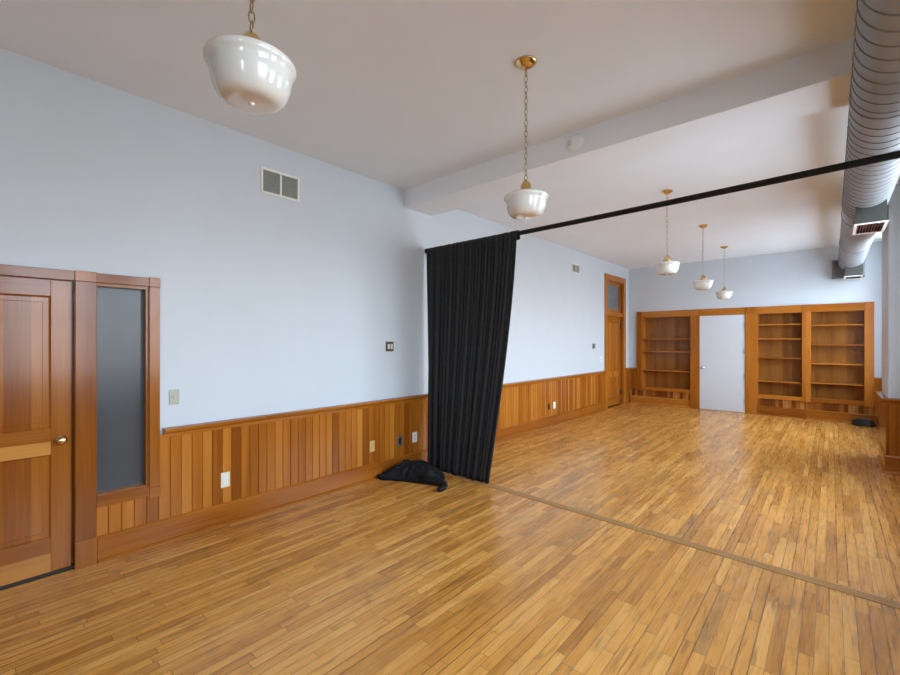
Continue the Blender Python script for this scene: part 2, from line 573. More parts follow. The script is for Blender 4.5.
# back wall bits beside the bookcases
mb = MB()
for a, b in ((0.023, 0.23), (4.595, XR)):
    pts = bead_profile(a, b)
    for (x0, d0), (x1, d1) in zip(pts, pts[1:]):
        mb.add([(x0, YB - d0, 0.15), (x1, YB - d1, 0.15), (x1, YB - d1, 0.86), (x0, YB - d0, 0.86)], [(0, 1, 2, 3)])
tag(mb.build('trim_3', M['beadX']), 'narrow wainscot beside the far bookcases', 'wainscot', kind=STRUCT)
mb = MB()
for a, b in ((0.03, 0.229), (4.592, XR)):
    mb.extrude(RAIL, lambda p: (a, YB - p[0], p[1]), lambda p: (b, YB - p[0], p[1]))
tag(mb.build('trim_4', M['woodX']), 'wood rail capping the wainscot beside the far bookcases', 'chair rail', kind=STRUCT)
tag(MB().extrude(BASE, lambda p: (4.592, YB - p[0], p[1]), lambda p: (XR, YB - p[0], p[1])).build('baseboard_back', M['woodX']),
    'wood baseboard at the right end of the far wall', 'baseboard', kind=STRUCT)


# pier wainscot wraps three faces
def wrap(prof, name, mat, label, cat, grow=0.0):
    mb = MB()
    rings = []
    for (d, z) in prof:
        rings.append([(XR, PY0 - d, z), (PX - d, PY0 - d, z), (PX - d, PY1 + d, z), (XR, PY1 + d, z)])
    vs = [p for r in rings for p in r]
    fs = []
    for k in range(len(rings) - 1):
        for i in range(3):
            fs.append((k * 4 + i, k * 4 + i + 1, (k + 1) * 4 + i + 1, (k + 1) * 4 + i))
    mb.add(vs, fs)
    return tag(mb.build(name, mat), label, cat, kind=STRUCT)


mb = MB()
pts = bead_profile(PX - 0.022, XR)
for (x0, d0), (x1, d1) in zip(pts, pts[1:]):
    mb.add([(x0, PY0 - d0, 0.15), (x1, PY0 - d1, 0.15), (x1, PY0 - d1, 0.86), (x0, PY0 - d0, 0.86)], [(0, 1, 2, 3)])
    mb.add([(x0, PY1 + d0, 0.15), (x1, PY1 + d1, 0.15), (x1, PY1 + d1, 0.86), (x0, PY1 + d0, 0.86)], [(0, 1, 2, 3)])
pts = bead_profile(PY0 - 0.022, PY1 + 0.022)
for (y0, d0), (y1, d1) in zip(pts, pts[1:]):
    mb.add([(PX - d0, y0, 0.15), (PX - d1, y1, 0.15), (PX - d1, y1, 0.86), (PX - d0, y0, 0.86)], [(0, 1, 2, 3)])
tag(mb.build('trim_5', M['beadX']), 'upright board wainscot around the white pier', 'wainscot', kind=STRUCT)
wrap(RAIL, 'trim_6', M['woodX'], 'wood rail capping the pier wainscot', 'chair rail')
wrap([(d, z * 1.15) for d, z in BASE], 'baseboard_pier', M['woodX'], 'dark wood baseboard around the white pier', 'baseboard')

# right-hand wall wainscot either side of the pier
mb, mr, mbb = MB(), MB(), MB()
for a, b in ((YF, PY0 - 0.07), (PY1 + 0.07, YB - 0.07)):
    pts = bead_profile(a, b)
    for (y0, d0), (y1, d1) in zip(pts, pts[1:]):
        mb.add([(XR - d0, y0, 0.15), (XR - d1, y1, 0.15), (XR - d1, y1, 0.86), (XR - d0, y0, 0.86)], [(0, 1, 2, 3)])
    mr.extrude(RAIL, lambda p: (XR - p[0], a, p[1]), lambda p: (XR - p[0], b, p[1]))
    mbb.extrude(BASE, lambda p: (XR - p[0], a, p[1]), lambda p: (XR - p[0], b, p[1]))
tag(mb.build('trim_8', M['beadY']), 'upright board wainscot under the right windows', 'wainscot', kind=STRUCT)
tag(mr.build('trim_9', M['woodY']), 'wood rail capping the wainscot under the right windows', 'chair rail', kind=STRUCT)
tag(mbb.build('baseboard_right', M['woodY']), 'wood baseboard under the right windows', 'baseboard', kind=STRUCT)

# cover strip on the floor where two runs of boards meet
A, B = Vector((0.05, 3.928)), Vector((XR, 3.72))
mb = MB()
prof = [(-0.047, 0.0), (-0.043, 0.006), (-0.018, 0.008), (-0.015, 0.004), (-0.012, 0.008), (0.012, 0.008), (0.015, 0.004), (0.018, 0.008), (0.043, 0.006), (0.047, 0.0)]
mb.extrude(prof, lambda p: (A.x, A.y + p[0], p[1]), lambda p: (B.x, B.y + p[0], p[1]))
tag(mb.build('trim_7', M['strip']), 'flat wood cover strip crossing the floor below the curtain rod', 'floor strip', kind=STRUCT)

# ---------------------------------------------------------------- near door with sidelight
d = thing('door_1', 'varnished two panel wood door with brass knob at the left edge', 'door', (0, 0.05, 0), kind=STRUCT)
XS = -0.012                     # face of the slab
LY0, LY1 = -0.40, 0.510
sl = MB()
sl.bbox(XS - 0.04, XS, LY0, LY0 + 0.105, 0.022, 2.018, 0.002)
sl.bbox(XS - 0.04, XS, 0.405, LY1, 0.022, 2.018, 0.002)
sl_ = sl.build('stile', M['doorZ'], d)
MB().bbox(XS - 0.04, XS, LY0 + 0.105, 0.405, 1.907, 2.018, 0.002).build('top_rail', M['doorY'], d)
MB().bbox(XS - 0.04, XS, LY0 + 0.105, 0.405, 0.913, 1.003, 0.001).build('lock_rail', M['doorY'], d)
o = MB().bbox(XS - 0.04, XS, LY0 + 0.105, 0.405, 0.823, 0.913, 0.001).build('lock_rail', M['pale_rail'], d)
o['label'] = 'paler lower half of the lock rail'
MB().bbox(XS - 0.04, XS, LY0 + 0.105, 0.405, 0.150, 0.253, 0.001).build('bottom_rail', M['doorY'], d)
o = MB().bbox(XS - 0.04, XS, LY0 + 0.105, 0.405, 0.022, 0.150, 0.001).build('bottom_rail', M['pale_rail'], d)
o['label'] = 'paler bottom board of the door'


def raised_panel(y0, y1, z0, z1, parent, mat, xf, deep=1):
    m = MB()
    rings = [(0.0, -0.002), (0.006, -0.010), (0.011, -0.013), (0.040, -0.0125), (0.043, -0.0105)]
    vs, fs = [], []
    for (i, dx) in rings:
        dx *= deep
        vs += [(xf + dx, y0 + i, z0 + i), (xf + dx, y1 - i, z0 + i), (xf + dx, y1 - i, z1 - i), (xf + dx, y0 + i, z1 - i)]
    for k in range(len(rings) - 1):
        for i in range(4):
            j = (i + 1) % 4
            fs.append((k * 4 + i, k * 4 + j, (k + 1) * 4 + j, (k + 1) * 4 + i))
    k = (len(rings) - 1) * 4
    fs.append((k, k + 1, k + 2, k + 3))
    m.add(vs, fs)
    return m.build('panel', mat, parent)


M['doorpanel'] = wood('fir_door_panel', 'Z', (0.165, 0.042, 0.004), (0.27, 0.082, 0.008), (0.38, 0.135, 0.018), board=0.13, board_axis='Y', spread=0.35)
raised_panel(LY0 + 0.105, 0.405, 1.003, 1.907, d, M['doorpanel'], XS)
raised_panel(LY0 + 0.105, 0.405, 0.253, 0.823, d, M['doorpanel'], XS)
kn = MB()
kn.lathe([(0.0, 0.0), (0.030, 0.0), (0.030, 0.003), (0.024, 0.008), (0.012, 0.011), (0.010, 0.030), (0.018, 0.036), (0.027, 0.048), (0.028, 0.056), (0.022, 0.066), (0.010, 0.070), (0.0, 0.071)],
         (XS, 0.456, 0.918), 28, 'X')
o = kn.build('knob', M['brass'], d)
o['label'] = 'polished brass door knob'
MB().box(-0.10, XS + 0.004, LY0 - 0.02, D1[1], 0, 0.020).build('threshold_shade', M['threshold_shade'], d)  # near-black strip painted as the shade in the gap under the door
cs = MB()                                  # jamb lining
cs.box(-0.12, -0.045, LY1 + 0.003, 0.5275, 0, 2.022)
cs.box(-0.045, 0.001, 0.5235, 0.5275, 0, 2.022)
cs.box(-0.12, -0.02, LY0 - 0.02, LY1 + 0.01, 2.019, 2.03)
cs.build('jamb', M['doorZ'], d)
MB().bbox(0, 0.026, 0.527, 0.645, 0.190, 2.022).build('casing', M['doorZ'], d)
MB().bbox(0, 0.026, -0.55, -0.43, 0.190, 2.022).build('casing', M['doorZ'], d)
MB().bbox(0, 0.032, 0.525, 0.648, 0, 0.190).build('plinth_block', M['doorZ'], d)
MB().bbox(0, 0.032, -0.55, -0.43, 0, 0.190).build('plinth_block', M['doorZ'], d)
MB().bbox(0, 0.026, -0.55, 0.525, 2.022, 2.090).build('head_casing', M['doorY'], d)
MB().bbox(0, 0.032, 0.525, 0.645, 2.022, 2.094).build('corner_block', M['doorZ'], d)

sd = thing('window_8', 'narrow dark grey sidelight window beside the near wood door', 'window', (0, 0.8, 0.4), kind=STRUCT)
MB().box(-0.075, -0.068, 0.645, 0.966, 0.46, 2.02).build('pane', M['glass'], sd)
m_ = MB()
m_.box(-0.068, 0.0, 0.948, 0.966, 0.455, 2.022)
m_.box(-0.068, 0.0, 0.645, 0.650, 0.455, 2.022)
m_.box(-0.068, 0.002, 0.650, 0.948, 2.000, 2.022)
m_.bbox(-0.068, 0.010, 0.650, 0.948, 0.468, 0.486)
m_.build('stop', M['doorZ'], sd)
MB().bbox(0, 0.026, 0.966, 1.036, 0.458, 2.022).build('casing', M['doorZ'], sd)
MB().bbox(0, 0.026, 0.645, 0.964, 2.022, 2.090).build('head_casing', M['doorY'], sd)
MB().bbox(0, 0.026, 0.645, 0.964, 0.395, 0.478).build('sill', M['doorY'], sd)
for z0, z1 in ((2.022, 2.094), (0.376, 0.458)):
    MB().bbox(0, 0.032, 0.964, 1.038, z0, z1).build('corner_block', M['doorY'], sd)

# ---------------------------------------------------------------- far door with transom, left wall
d = thing('door_2', 'tall wood door with grey transom window at the far left', 'door', (0, 10.63, 0), kind=STRUCT)
Y0, Y1 = D2[0], D2[1]
MB().bbox(0, 0.028, CAS2[0], Y0, 0.0, 3.06).build('casing', M['woodZ'], d)
MB().bbox(0, 0.028, Y1, CAS2[1], 0.0, 3.06).build('casing', M['woodZ'], d)
MB().bbox(0, 0.030, CAS2[0], CAS2[1], 3.06, 3.19).build('head_casing', M['woodY'], d)
m_ = MB()
m_.box(-0.12, 0.0, Y0 - 0.001, Y0 + 0.02, 0, 3.06)
m_.box(-0.12, 0.0, Y1 - 0.02, Y1 + 0.001, 0, 3.06)
m_.box(-0.12, 0.0, Y0, Y1, 3.04, 3.061)
m_.build('jamb', M['woodZ'], d)
MB().bbox(-0.10, 0.012, Y0 + 0.02, Y1 - 0.02, 2.20, 2.30).build('transom_bar', M['woodY'], d)
fr = MB()
fr.box(-0.08, -0.045, Y0 + 0.02, Y0 + 0.10, 2.30, 3.04)
fr.box(-0.08, -0.045, Y1 - 0.10, Y1 - 0.02, 2.30, 3.04)
fr.box(-0.08, -0.045, Y0 + 0.10, Y1 - 0.10, 2.30, 2.38)
fr.box(-0.08, -0.045, Y0 + 0.10, Y1 - 0.10, 2.96, 3.04)
tf = fr.build('transom_frame', M['woodZ'], d)
MB().box(-0.068, -0.062, Y0 + 0.10, Y1 - 0.10, 2.38, 2.96).build('pane', M['transom'], tf)
xs = -0.05
ya, yb = Y0 + 0.022, Y1 - 0.022
for s0, s1 in ((ya, ya + 0.12), (yb - 0.12, yb)):
    MB().bbox(xs - 0.04, xs, s0, s1, 0.012, 2.195, 0.002).build('stile', M['woodZ'], d)
ym = (ya + yb) / 2
MB().bbox(xs - 0.04, xs, ym - 0.05, ym + 0.05, 0.25, 2.07, 0.002).build('mullion', M['woodZ'], d)
for z0, z1 in ((2.07, 2.195), (0.70, 0.86), (0.012, 0.25)):
    MB().bbox(xs - 0.038, xs - 0.001, ya + 0.12, yb - 0.12, z0, z1, 0.002).build('rail', M['woodY'], d)
for p0, p1 in ((ya + 0.12, ym - 0.05), (ym + 0.05, yb - 0.12)):
    raised_panel(p0, p1, 0.86, 2.07, d, M['woodZ'], xs, 2.2)
    raised_panel(p0, p1, 0.25, 0.70, d, M['woodZ'], xs, 2.2)
for z in (0.32, 1.98):
    o = MB().bbox(-0.052, -0.020, Y1 - 0.052, Y1 - 0.012, z - 0.06, z + 0.06, 0.002).build('hinge', M['black'], d)
    o['label'] = 'dark butt hinge'

# ---------------------------------------------------------------- far built-in bookcases and white door
YFc = 11.50               # face of the frames
DEP = 0.27


def bookcase(label, x0, x1, in0, in1, shelves, base, footed, group='built-in bookcases on the far wall'):
    """x0..x1 frame, in0..in1 clear opening; footed: which uprights run to the floor"""
    t = thing('bookcase', label, 'bookcase', ((x0 + x1) / 2, YFc, 0), group)
    for (a, b, foot) in ((x0, in0, footed[0]), (in1, x1, footed[1])):
        MB().bbox(a, b, YFc - 0.012, YB + 0.02, 0 if foot else 0.34, 2.20).build('upright', M['woodZ'], t)
        MB().bbox(a, b, YFc - 0.018, YB, 2.20, 2.347).build('corner_block', M['woodZ'], t)
    MB().bbox(in0, in1, YFc - 0.002, YB, 2.19, 2.345).build('head_rail', M['woodX'], t)
    MB().bbox(in0, in1, YFc - 0.002, YB + 0.02, 0.355, 0.440).build('bottom_rail', M['woodX'], t)
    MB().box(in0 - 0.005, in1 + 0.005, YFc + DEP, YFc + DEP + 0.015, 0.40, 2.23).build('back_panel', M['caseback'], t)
    for a in (in0 - 0.006, in1 - 0.012):
        MB().box(a, a + 0.018, YB + 0.002, YFc + DEP, 0.41, 2.23).build('side_panel', M['woodZ'], t)
    MB().box(in0, in1, YB + 0.002, YFc + DEP, 2.195, 2.23).build('top_panel', M['woodX'], t)
    MB().box(in0, in1, YB + 0.002, YFc + DEP, 0.41, 0.438).build('bottom_board', M['woodX'], t)
    for z in shelves:
        MB().bbox(in0 + 0.013, in1 - 0.013, YFc + 0.02, YFc + DEP - 0.002, z - 0.014, z + 0.014, 0.002).build('shelf', M['woodX'], t)
    k0, k1 = base
    m = MB()
    pts = bead_profile(k0, k1, 0.016)
    for (xa, da), (xb, db) in zip(pts, pts[1:]):
        m.add([(xa, YB - 0.01 - da, 0.15), (xb, YB - 0.01 - db, 0.15), (xb, YB - 0.01 - db, 0.357), (xa, YB - 0.01 - da, 0.357)], [(0, 1, 2, 3)])
    m.box(k0, k1, YB - 0.01, YB, 0.0, 0.357)
    m.build('kick_panel', M['beadpale'], t)
    MB().extrude(BASE, lambda p: (k0, YB - 0.01 - p[0], p[1]), lambda p: (k1, YB - 0.01 - p[0], p[1])).build('plinth', M['woodX'], t)
    return t


bookcase('wood bookcase of three shelves left of the white door', 0.23, 1.65, 0.353, 1.462, (1.648, 1.335, 0.862), (0.052, 1.462), (False, True))
bookcase('narrower wood bookcase of four shelves just right of the white door', 2.553, 3.592, 2.765, 3.527, (1.949, 1.644, 1.240, 0.727), (2.765, 3.592), (True, False))
bookcase('wide four shelf bookcase in the corner beside the white pier', 3.592, 4.592, 3.66, 4.460, (1.918, 1.523, 1.138, 0.743), (3.592, 4.592), (False, False))

d = thing('door_3', 'flat white door between the far bookcases', 'door', (2.1, YFc, 0), kind=STRUCT)
MB().bbox(1.657, 2.545, YFc + 0.005, YFc + 0.045, 0.008, 2.185, 0.002).build('slab', M['white_door'], d)
MB().bbox(1.651, 2.552, YFc - 0.002, YB, 2.19, 2.345).build('head_casing', M['woodX'], d)
m_ = MB()
m_.box(1.651, 1.656, YFc + 0.0, YFc + 0.10, 0, 2.19)
m_.box(2.546, 2.552, YFc + 0.0, YFc + 0.10, 0, 2.19)
m_.box(1.651, 2.552, YFc + 0.046, YFc + 0.10, 0.0, 2.2)
m_.build('jamb', M['woodZ'], d)
o = MB().lathe([(0, 0), (0.032, 0), (0.030, -0.008), (0.012, -0.012), (0.011, -0.035), (0.026, -0.045), (0.029, -0.058), (0.020, -0.070), (0, -0.072)],
               (1.730, YFc + 0.005, 0.975), 24, 'Y').build('knob', M['steel'], d)
o['label'] = 'steel door knob'
for z in (0.25, 0.80, 1.37, 1.95):
    m_ = MB()
    m_.bbox(2.528, 2.556, YFc - 0.010, YFc + 0.006, z - 0.055, z + 0.055, 0.002)
    o = m_.build('hinge', M['steel'], d)
    o['label'] = 'steel butt hinge'

# ---------------------------------------------------------------- overhead duct
DX, DZ, DR = 4.265, 3.15, 0.187
t = thing('ventilation_duct', 'round galvanised spiral duct under the ceiling along the right', 'duct', (DX, 4, DZ))
MB().lathe([(DR, YF), (DR, YB - 0.02)], (DX, 0, DZ), 48, 'Y').build('duct_pipe', M['duct'], t)
seam = MB()
pts, n = [], 40
y, pitch = YF + 0.1, 0.131
turns = int((6.75 - y) / pitch)
# raised lock seam winding round the pipe
vs, fs = [], []
K = turns * n
for k in range(K + 1):
    a = 2 * math.pi * k / n
    yy = y + pitch * k / n
    for (dr, dy) in ((-0.001, -0.0055), (0.0045, -0.004), (0.0045, 0.004), (-0.001, 0.0055)):
        vs.append((DX + (DR + dr) * math.cos(a), yy + dy, DZ + (DR + dr) * math.sin(a)))
for k in range(K):
    for i in range(3):
        fs.append((k * 4 + i, k * 4 + i + 1, (k + 1) * 4 + i + 1, (k + 1) * 4 + i))
seam.add(vs, fs, True)
o = seam.build('spiral_seam', M['ductseam'], t)
for yy, wd in ((3.80, 0.05), (7.15, 0.02), (9.2, 0.02)):
    MB().lathe([(DR, yy - wd), (DR + 0.006, yy - wd), (DR + 0.006, yy + wd), (DR, yy + wd)], (DX, 0, DZ), 48, 'Y', False).build('coupling', M['duct'], t)
# wall sleeve at the far end
m_ = MB()
x0, x1, z0, z1 = 3.985, 4.46, 2.83, 3.20
for bx_ in ((x0, x0 + 0.03, z0, z1), (x1 - 0.03, x1, z0, z1), (x0, x1, z0, z0 + 0.03), (x0, x1, z1 - 0.03, z1)):
    m_.box(bx_[0], bx_[1], YB - 0.12, YB, bx_[2], bx_[3])
m_.box(x0 + 0.03, x1 - 0.03, YB - 0.03, YB, z0 + 0.03, z1 - 0.03)
o = m_.build('wall_sleeve', M['duct'], t)
o['label'] = 'square wall sleeve'


def register(y0, y1):
    x0, x1, zb = 4.172, 4.404, 2.805
    # saddle box whose top edge follows the pipe
    m = MB()
    n = 12
    def ztop(x):
        return DZ - math.sqrt(max(0, DR * DR - (x - DX) ** 2)) + 0.004
    for yy in (y0, y1):
        for i in range(n):
            xa, xb = x0 + (x1 - x0) * i / n, x0 + (x1 - x0) * (i + 1) / n
            m.add([(xa, yy, zb), (xb, yy, zb), (xb, yy, ztop(xb)), (xa, yy, ztop(xa))], [(0, 1, 2, 3)])
    for xx in (x0, x1):
        m.add([(xx, y0, zb), (xx, y1, zb), (xx, y1, ztop(xx)), (xx, y0, ztop(xx))], [(0, 1, 2, 3)])
    m.add([(x0, y0, zb + 0.05), (x1, y0, zb + 0.05), (x1, y1, zb + 0.05), (x0, y1, zb + 0.05)], [(0, 1, 2, 3)])
    r = m.build('register', M['greybox'], t)
    f = MB()
    f.box(x0 - 0.012, x0 + 0.014, y0 - 0.01, y1 + 0.01, zb - 0.010, zb + 0.002)
    f.box(x1 - 0.014, x1 + 0.012, y0 - 0.01, y1 + 0.01, zb - 0.010, zb + 0.002)
    f.box(x0 + 0.014, x1 - 0.014, y0 - 0.01, y0 + 0.014, zb - 0.010, zb + 0.002)
    f.box(x0 + 0.014, x1 - 0.014, y1 - 0.014, y1 + 0.01, zb - 0.010, zb + 0.002)
    f.build('register_frame', M['white_trim'], r)['label'] = 'white register frame'
    l = MB()
    k = 9
    for i in range(k):
        xx = x0 + 0.014 + (x1 - x0 - 0.028) * (i + 0.5) / k
        l.add([(xx - 0.008, y0 + 0.014, zb - 0.004), (xx + 0.006, y0 + 0.014, zb + 0.018), (xx + 0.006, y1 - 0.014, zb + 0.018), (xx - 0.008, y1 - 0.014, zb - 0.004)], [(0, 1, 2, 3)])
    l.build('louvre', M['louvre'], r)['label'] = 'louvres with a painted reddish wood reflection'


register(6.13, 6.68)
register(10.93, 11.42)

# ---------------------------------------------------------------- pendant lamps
def pendant():
    Z0 = ZC
    t = thing('pendant_lamp', 'lamp', 'pendant lamp', (0, 0, Z0), 'schoolhouse pendant lamps')
    c = MB()
    c.lathe([(0, 0), (0.072, 0), (0.073, -0.004), (0.070, -0.010), (0.060, -0.016), (0.050, -0.026), (0.030, -0.036), (0.014, -0.040), (0.010, -0.050), (0, -0.052)], (0, 0, Z0), 36)
    c.lathe([(0.004, -0.05), (0.004, -0.062)], (0, 0, Z0), 10)
    cp = c.build('canopy', M['brass'], t)
    ch = MB()
    z = Z0 - 0.058
    zend = 2.680
    k = 0
    pit = 0.0365
    n = round((z - zend) / pit)
    pit = (z - zend) / n
    for k in range(n):
        zc = z - (k + 0.5) * pit
        ring = []
        for i in range(16):
            a = 2 * math.pi * i / 16
            u = 0.0105 * math.cos(a)
            v = 0.0222 * math.sin(a)
            ring.append((u, 0, v) if k % 2 else (0, u, v))
        vs, fs = [], []
        R_, q = 0.0030, 6
        for i, p in enumerate(ring):
            nrm = Vector(p).normalized()
            side = Vector((0, 1, 0)) if k % 2 else Vector((1, 0, 0))
            for j in range(q):
                b = 2 * math.pi * j / q
                pt = Vector(p) + nrm * R_ * math.cos(b) + side * R_ * math.sin(b)
                vs.append((pt.x, pt.y, zc + pt.z))
        for i in range(16):
            for j in range(q):
                fs.append((i * q + j, ((i + 1) % 16) * q + j, ((i + 1) % 16) * q + (j + 1) % q, i * q + (j + 1) % q))
        ch.add(vs, fs, True)
    ch.build('chain', M['chain'], t)
    f = MB()
    f.lathe([(0, 2.688), (0.006, 2.687), (0.007, 2.678), (0.016, 2.675), (0.024, 2.668), (0.032, 2.655), (0.035, 2.640), (0.035, 2.622), (0.044, 2.614), (0.045, 2.600), (0, 2.598)], (0, 0, 0), 32)
    for k in range(3):
        a = 2 * math.pi * k / 3 + 0.5
        f.tube([(0.036 * math.cos(a), 0.036 * math.sin(a), 2.620), (0.056 * math.cos(a), 0.056 * math.sin(a), 2.620)], 0.004, 8)
    f.build('fitter', M['brass'], t)
    s = MB()
    prof = [(0.036, 2.610), (0.040, 2.604), (0.060, 2.599), (0.090, 2.594), (0.118, 2.588), (0.138, 2.581), (0.146, 2.576), (0.1485, 2.569), (0.1475, 2.560), (0.143, 2.553),
            (0.138, 2.546), (0.135, 2.538), (0.133, 2.522), (0.130, 2.502), (0.125, 2.482), (0.118, 2.464), (0.108, 2.448), (0.095, 2.437), (0.080, 2.431), (0.062, 2.429), (0.045, 2.430), (0.030, 2.428), (0.012, 2.427), (0, 2.427)]
    s.lathe([(r, 2.564 + (z - 2.568) * 0.93) for r, z in prof], (0, 0, 0), 56)
    s.build('shade', M['opal'], t)
    fi = MB()
    fi.lathe([(0, 2.437), (0.009, 2.437), (0.011, 2.431), (0.007, 2.425), (0, 2.424)], (0, 0, 0), 16)
    fi.build('finial', M['opal'], t)
    return t


def copy_tree(o, parent=None):
    c = o.copy()
    COL.objects.link(c)
    c.parent = parent
    for ch in list(o.children):
        copy_tree(ch, c)
    return c


LAMPS = [(2.466, 0.674, 'largest white glass pendant lamp, closest to the viewer at upper left'),
         (2.445, 2.52, 'white glass pendant lamp hanging just before the ceiling beam'),
         (2.44, 5.86, 'first white pendant lamp beyond the ceiling beam, its chain crossed by the rod'),
         (2.417, 7.996, 'middle one of the three white pendants beyond the beam'),
         (2.385, 10.05, 'farthest and smallest white pendant lamp, close to the white door')]
proto = pendant()
for i, (x, y, lab) in enumerate(LAMPS):
    o = proto if i == 0 else copy_tree(proto)
    o.location = (x, y, ZC)
    o['label'] = lab

# ---------------------------------------------------------------- curtain rod and curtain
RODP = [Vector((0.0, 4.045, 2.778)), Vector((1.49, 3.901, 2.738)), Vector((4.95, 3.756, 2.742))]
RA = RODP[0]


def rodp(x, dz=0.0, dy=0.0):
    # the long pipe bows slightly; a parabola through its ends and the curtain's edge
    (x0, y0, z0), (x1, y1, z1), (x2, y2, z2) = RODP
    l0 = (x - x1) * (x - x2) / ((x0 - x1) * (x0 - x2))
    l1 = (x - x0) * (x - x2) / ((x1 - x0) * (x1 - x2))
    l2 = (x - x0) * (x - x1) / ((x2 - x0) * (x2 - x1))
    return Vector((x, l0 * y0 + l1 * y1 + l2 * y2 + dy, l0 * z0 + l1 * z1 + l2 * z2 + dz))


t = thing('curtain_rod', 'long black pipe spanning the room wall to wall below the beam', 'curtain rod', RA)
MB().tube([rodp(0.01 + (XR - 0.03) * k / 24) for k in range(25)], 0.0235, 20).build('pipe', M['rod'], t)
for xa, xb in ((0.0, 0.05), (XR - 0.05, XR)):
    m_ = MB()
    p = rodp(xa)
    m_.lathe([(0, xa), (0.034, xa), (0.034, xa + 0.008), (0.028, xa + 0.011), (0.028, 0.03), (0, 0.03)] if xa == 0 else
             [(0, xb), (0.045, xb), (0.045, xb - 0.008), (0.030, xb - 0.012), (0.030, xa), (0, xa)], (0, p.y, p.z), 24, 'X')
    m_.build('wall_bracket', M['rod'], t)

# curtain: gathered sheet hung from the rod, drawn toward the wall at the hem
NU, NV = 420, 44
cum, tot = [], 0.0
for i in range(NU + 1):
    cum.append(tot)
    tot += 0.35 + 0.75 * min(1, i / NU * 1.6) + 0.5 * noise.noise(Vector((i * 0.03, 3.1, 0)))
phase = [c / tot for c in cum]


def curtain_pt(i, v):
    u = i / NU
    # left edge hangs plumb, right edge swings in toward the wall as it falls
    top_l, top_r = 0.030, 1.512
    bot_l, bot_r = 0.088, 1.115
    s = v ** 1.25
    xl = top_l + (bot_l - top_l) * v
    xr = top_r + (bot_r - top_r) * s
    x = xl + (xr - xl) * u
    ph = phase[i] * 2 * math.pi * 23
    amp = (0.016 + 0.020 * min(1, v * 1.5)) * (0.75 + 0.5 * noise.noise(Vector((u * 9, 0.3, 5))))
    raw = math.sin(ph + 0.25 * math.sin(v * 2 + u * 7))
    fold = math.copysign(abs(raw) ** 0.7, raw) + 0.5 * math.sin(ph * 0.37 + 1.3 + v * 0.5)
    y = amp * fold + 0.020 * noise.noise(Vector((u * 5, v * 1.2, 1)))
    x += 0.010 * math.cos(ph) * min(1, v * 2)
    return x, y


vs, fs = [], []
rows = []
# top hem: up the back of the rod, over it and down the front
for (dy, dz) in ((0.028, -0.06), (0.031, -0.02), (0.027, 0.012), (0.010, 0.030), (-0.012, 0.030), (-0.028, 0.012)):
    row = []
    for i in range(NU + 1):
        u = i / NU
        x = 0.030 + (1.512 - 0.030) * u
        wob = 0.005 * math.sin(phase[i] * 2 * math.pi * 23)
        p = rodp(x, dz + (0.006 * noise.noise(Vector((u * 30, 0, 2))) if dz > 0.02 else 0), dy + (wob if dz < 0.02 else 0))
        row.append(p)
    rows.append(row)
for k in range(NV + 1):
    v = k / NV
    row = []
    for i in range(NU + 1):
        u = i / NU
        x, yo = curtain_pt(i, v)
        top = rodp(x, -0.03)
        hem = 0.010 + 0.008 * noise.noise(Vector((u * 8, 0, 9)))
        z = top.z + (hem - top.z) * v
        yb = top.y - 0.034 * (1 - v)
        # the hem follows the line the photo shows on the floor
        yh = 3.905 if u > 0.35 else 3.905 + (0.35 - u) * 0.15
        yb = yb + (yh - yb) * v
        row.append(Vector((x, yb + yo, z)))
    rows.append(row)
n1 = NU + 1
for r in rows:
    vs += [p[:] for p in r]
for k in range(len(rows) - 1):
    for i in range(NU):
        fs.append((k * n1 + i, k * n1 + i + 1, (k + 1) * n1 + i + 1, (k + 1) * n1 + i))
cu = MB().add(vs, fs, True).build('curtain', M['cloth'])
tag(cu, 'long gathered black curtain hanging from the rod to the floor', 'curtain')
sm = cu.modifiers.new('cloth_thickness', 'SOLIDIFY')
sm.thickness = 0.003
sm.offset = 0

# ---------------------------------------------------------------- heap of black cloth
outline = [(0.055, 3.185), (0.13, 3.20), (0.22, 3.265), (0.33, 3.325), (0.46, 3.375), (0.59, 3.415), (0.66, 3.47), (0.68, 3.56), (0.66, 3.66), (0.60, 3.75),
           (0.44, 3.79), (0.28, 3.77), (0.14, 3.74), (0.065, 3.62), (0.055, 3.45), (0.052, 3.30)]
hc = Vector((0.33, 3.53))


def out_r(a):
    d = Vector((math.cos(a), math.sin(a)))
    best = 0.1
    n = len(outline)
    for i in range(n):
        p, q = Vector(outline[i]) - hc, Vector(outline[(i + 1) % n]) - hc
        e = q - p
        den = d.x * e.y - d.y * e.x
        if abs(den) < 1e-9:
            continue
        tt = (p.x * e.y - p.y * e.x) / den
        ss = (p.x * d.y - p.y * d.x) / den
        if tt > 0 and -1e-6 <= ss <= 1 + 1e-6:
            best = max(best, tt)
    return best


NA, NR = 120, 26
vs, fs = [(hc.x, hc.y, 0.19)], []
for k in range(1, NR + 1):
    s = k / NR
    for i in range(NA):
        a = 2 * math.pi * i / NA
        r = out_r(a) * s
        x, y = hc.x + r * math.cos(a), hc.y + r * math.sin(a)
        h = 0.165 * (1 - s ** 1.9) ** 0.85
        q = Vector((x * 7, y * 7, 0))
        fold = abs(noise.noise(q + Vector((noise.noise(q * 0.6) * 2.2, 0, 3)))) * 0.06 - 0.012
        fold += abs(noise.noise(q * 2.6 + Vector((5, 1, 0)))) * 0.035
        h += fold * min(1, (1 - s) * 3.5)
        h += 0.022 * min(1, (1 - s) * 12)
        vs.append((x, y, max(0.002, h)))
for i in range(NA):
    j = (i + 1) % NA
    fs.append((0, 1 + i, 1 + j))
for k in range(NR - 1):
    for i in range(NA):
        j = (i + 1) % NA
        fs.append((1 + k * NA + i, 1 + (k + 1) * NA + i, 1 + (k + 1) * NA + j, 1 + k * NA + j))
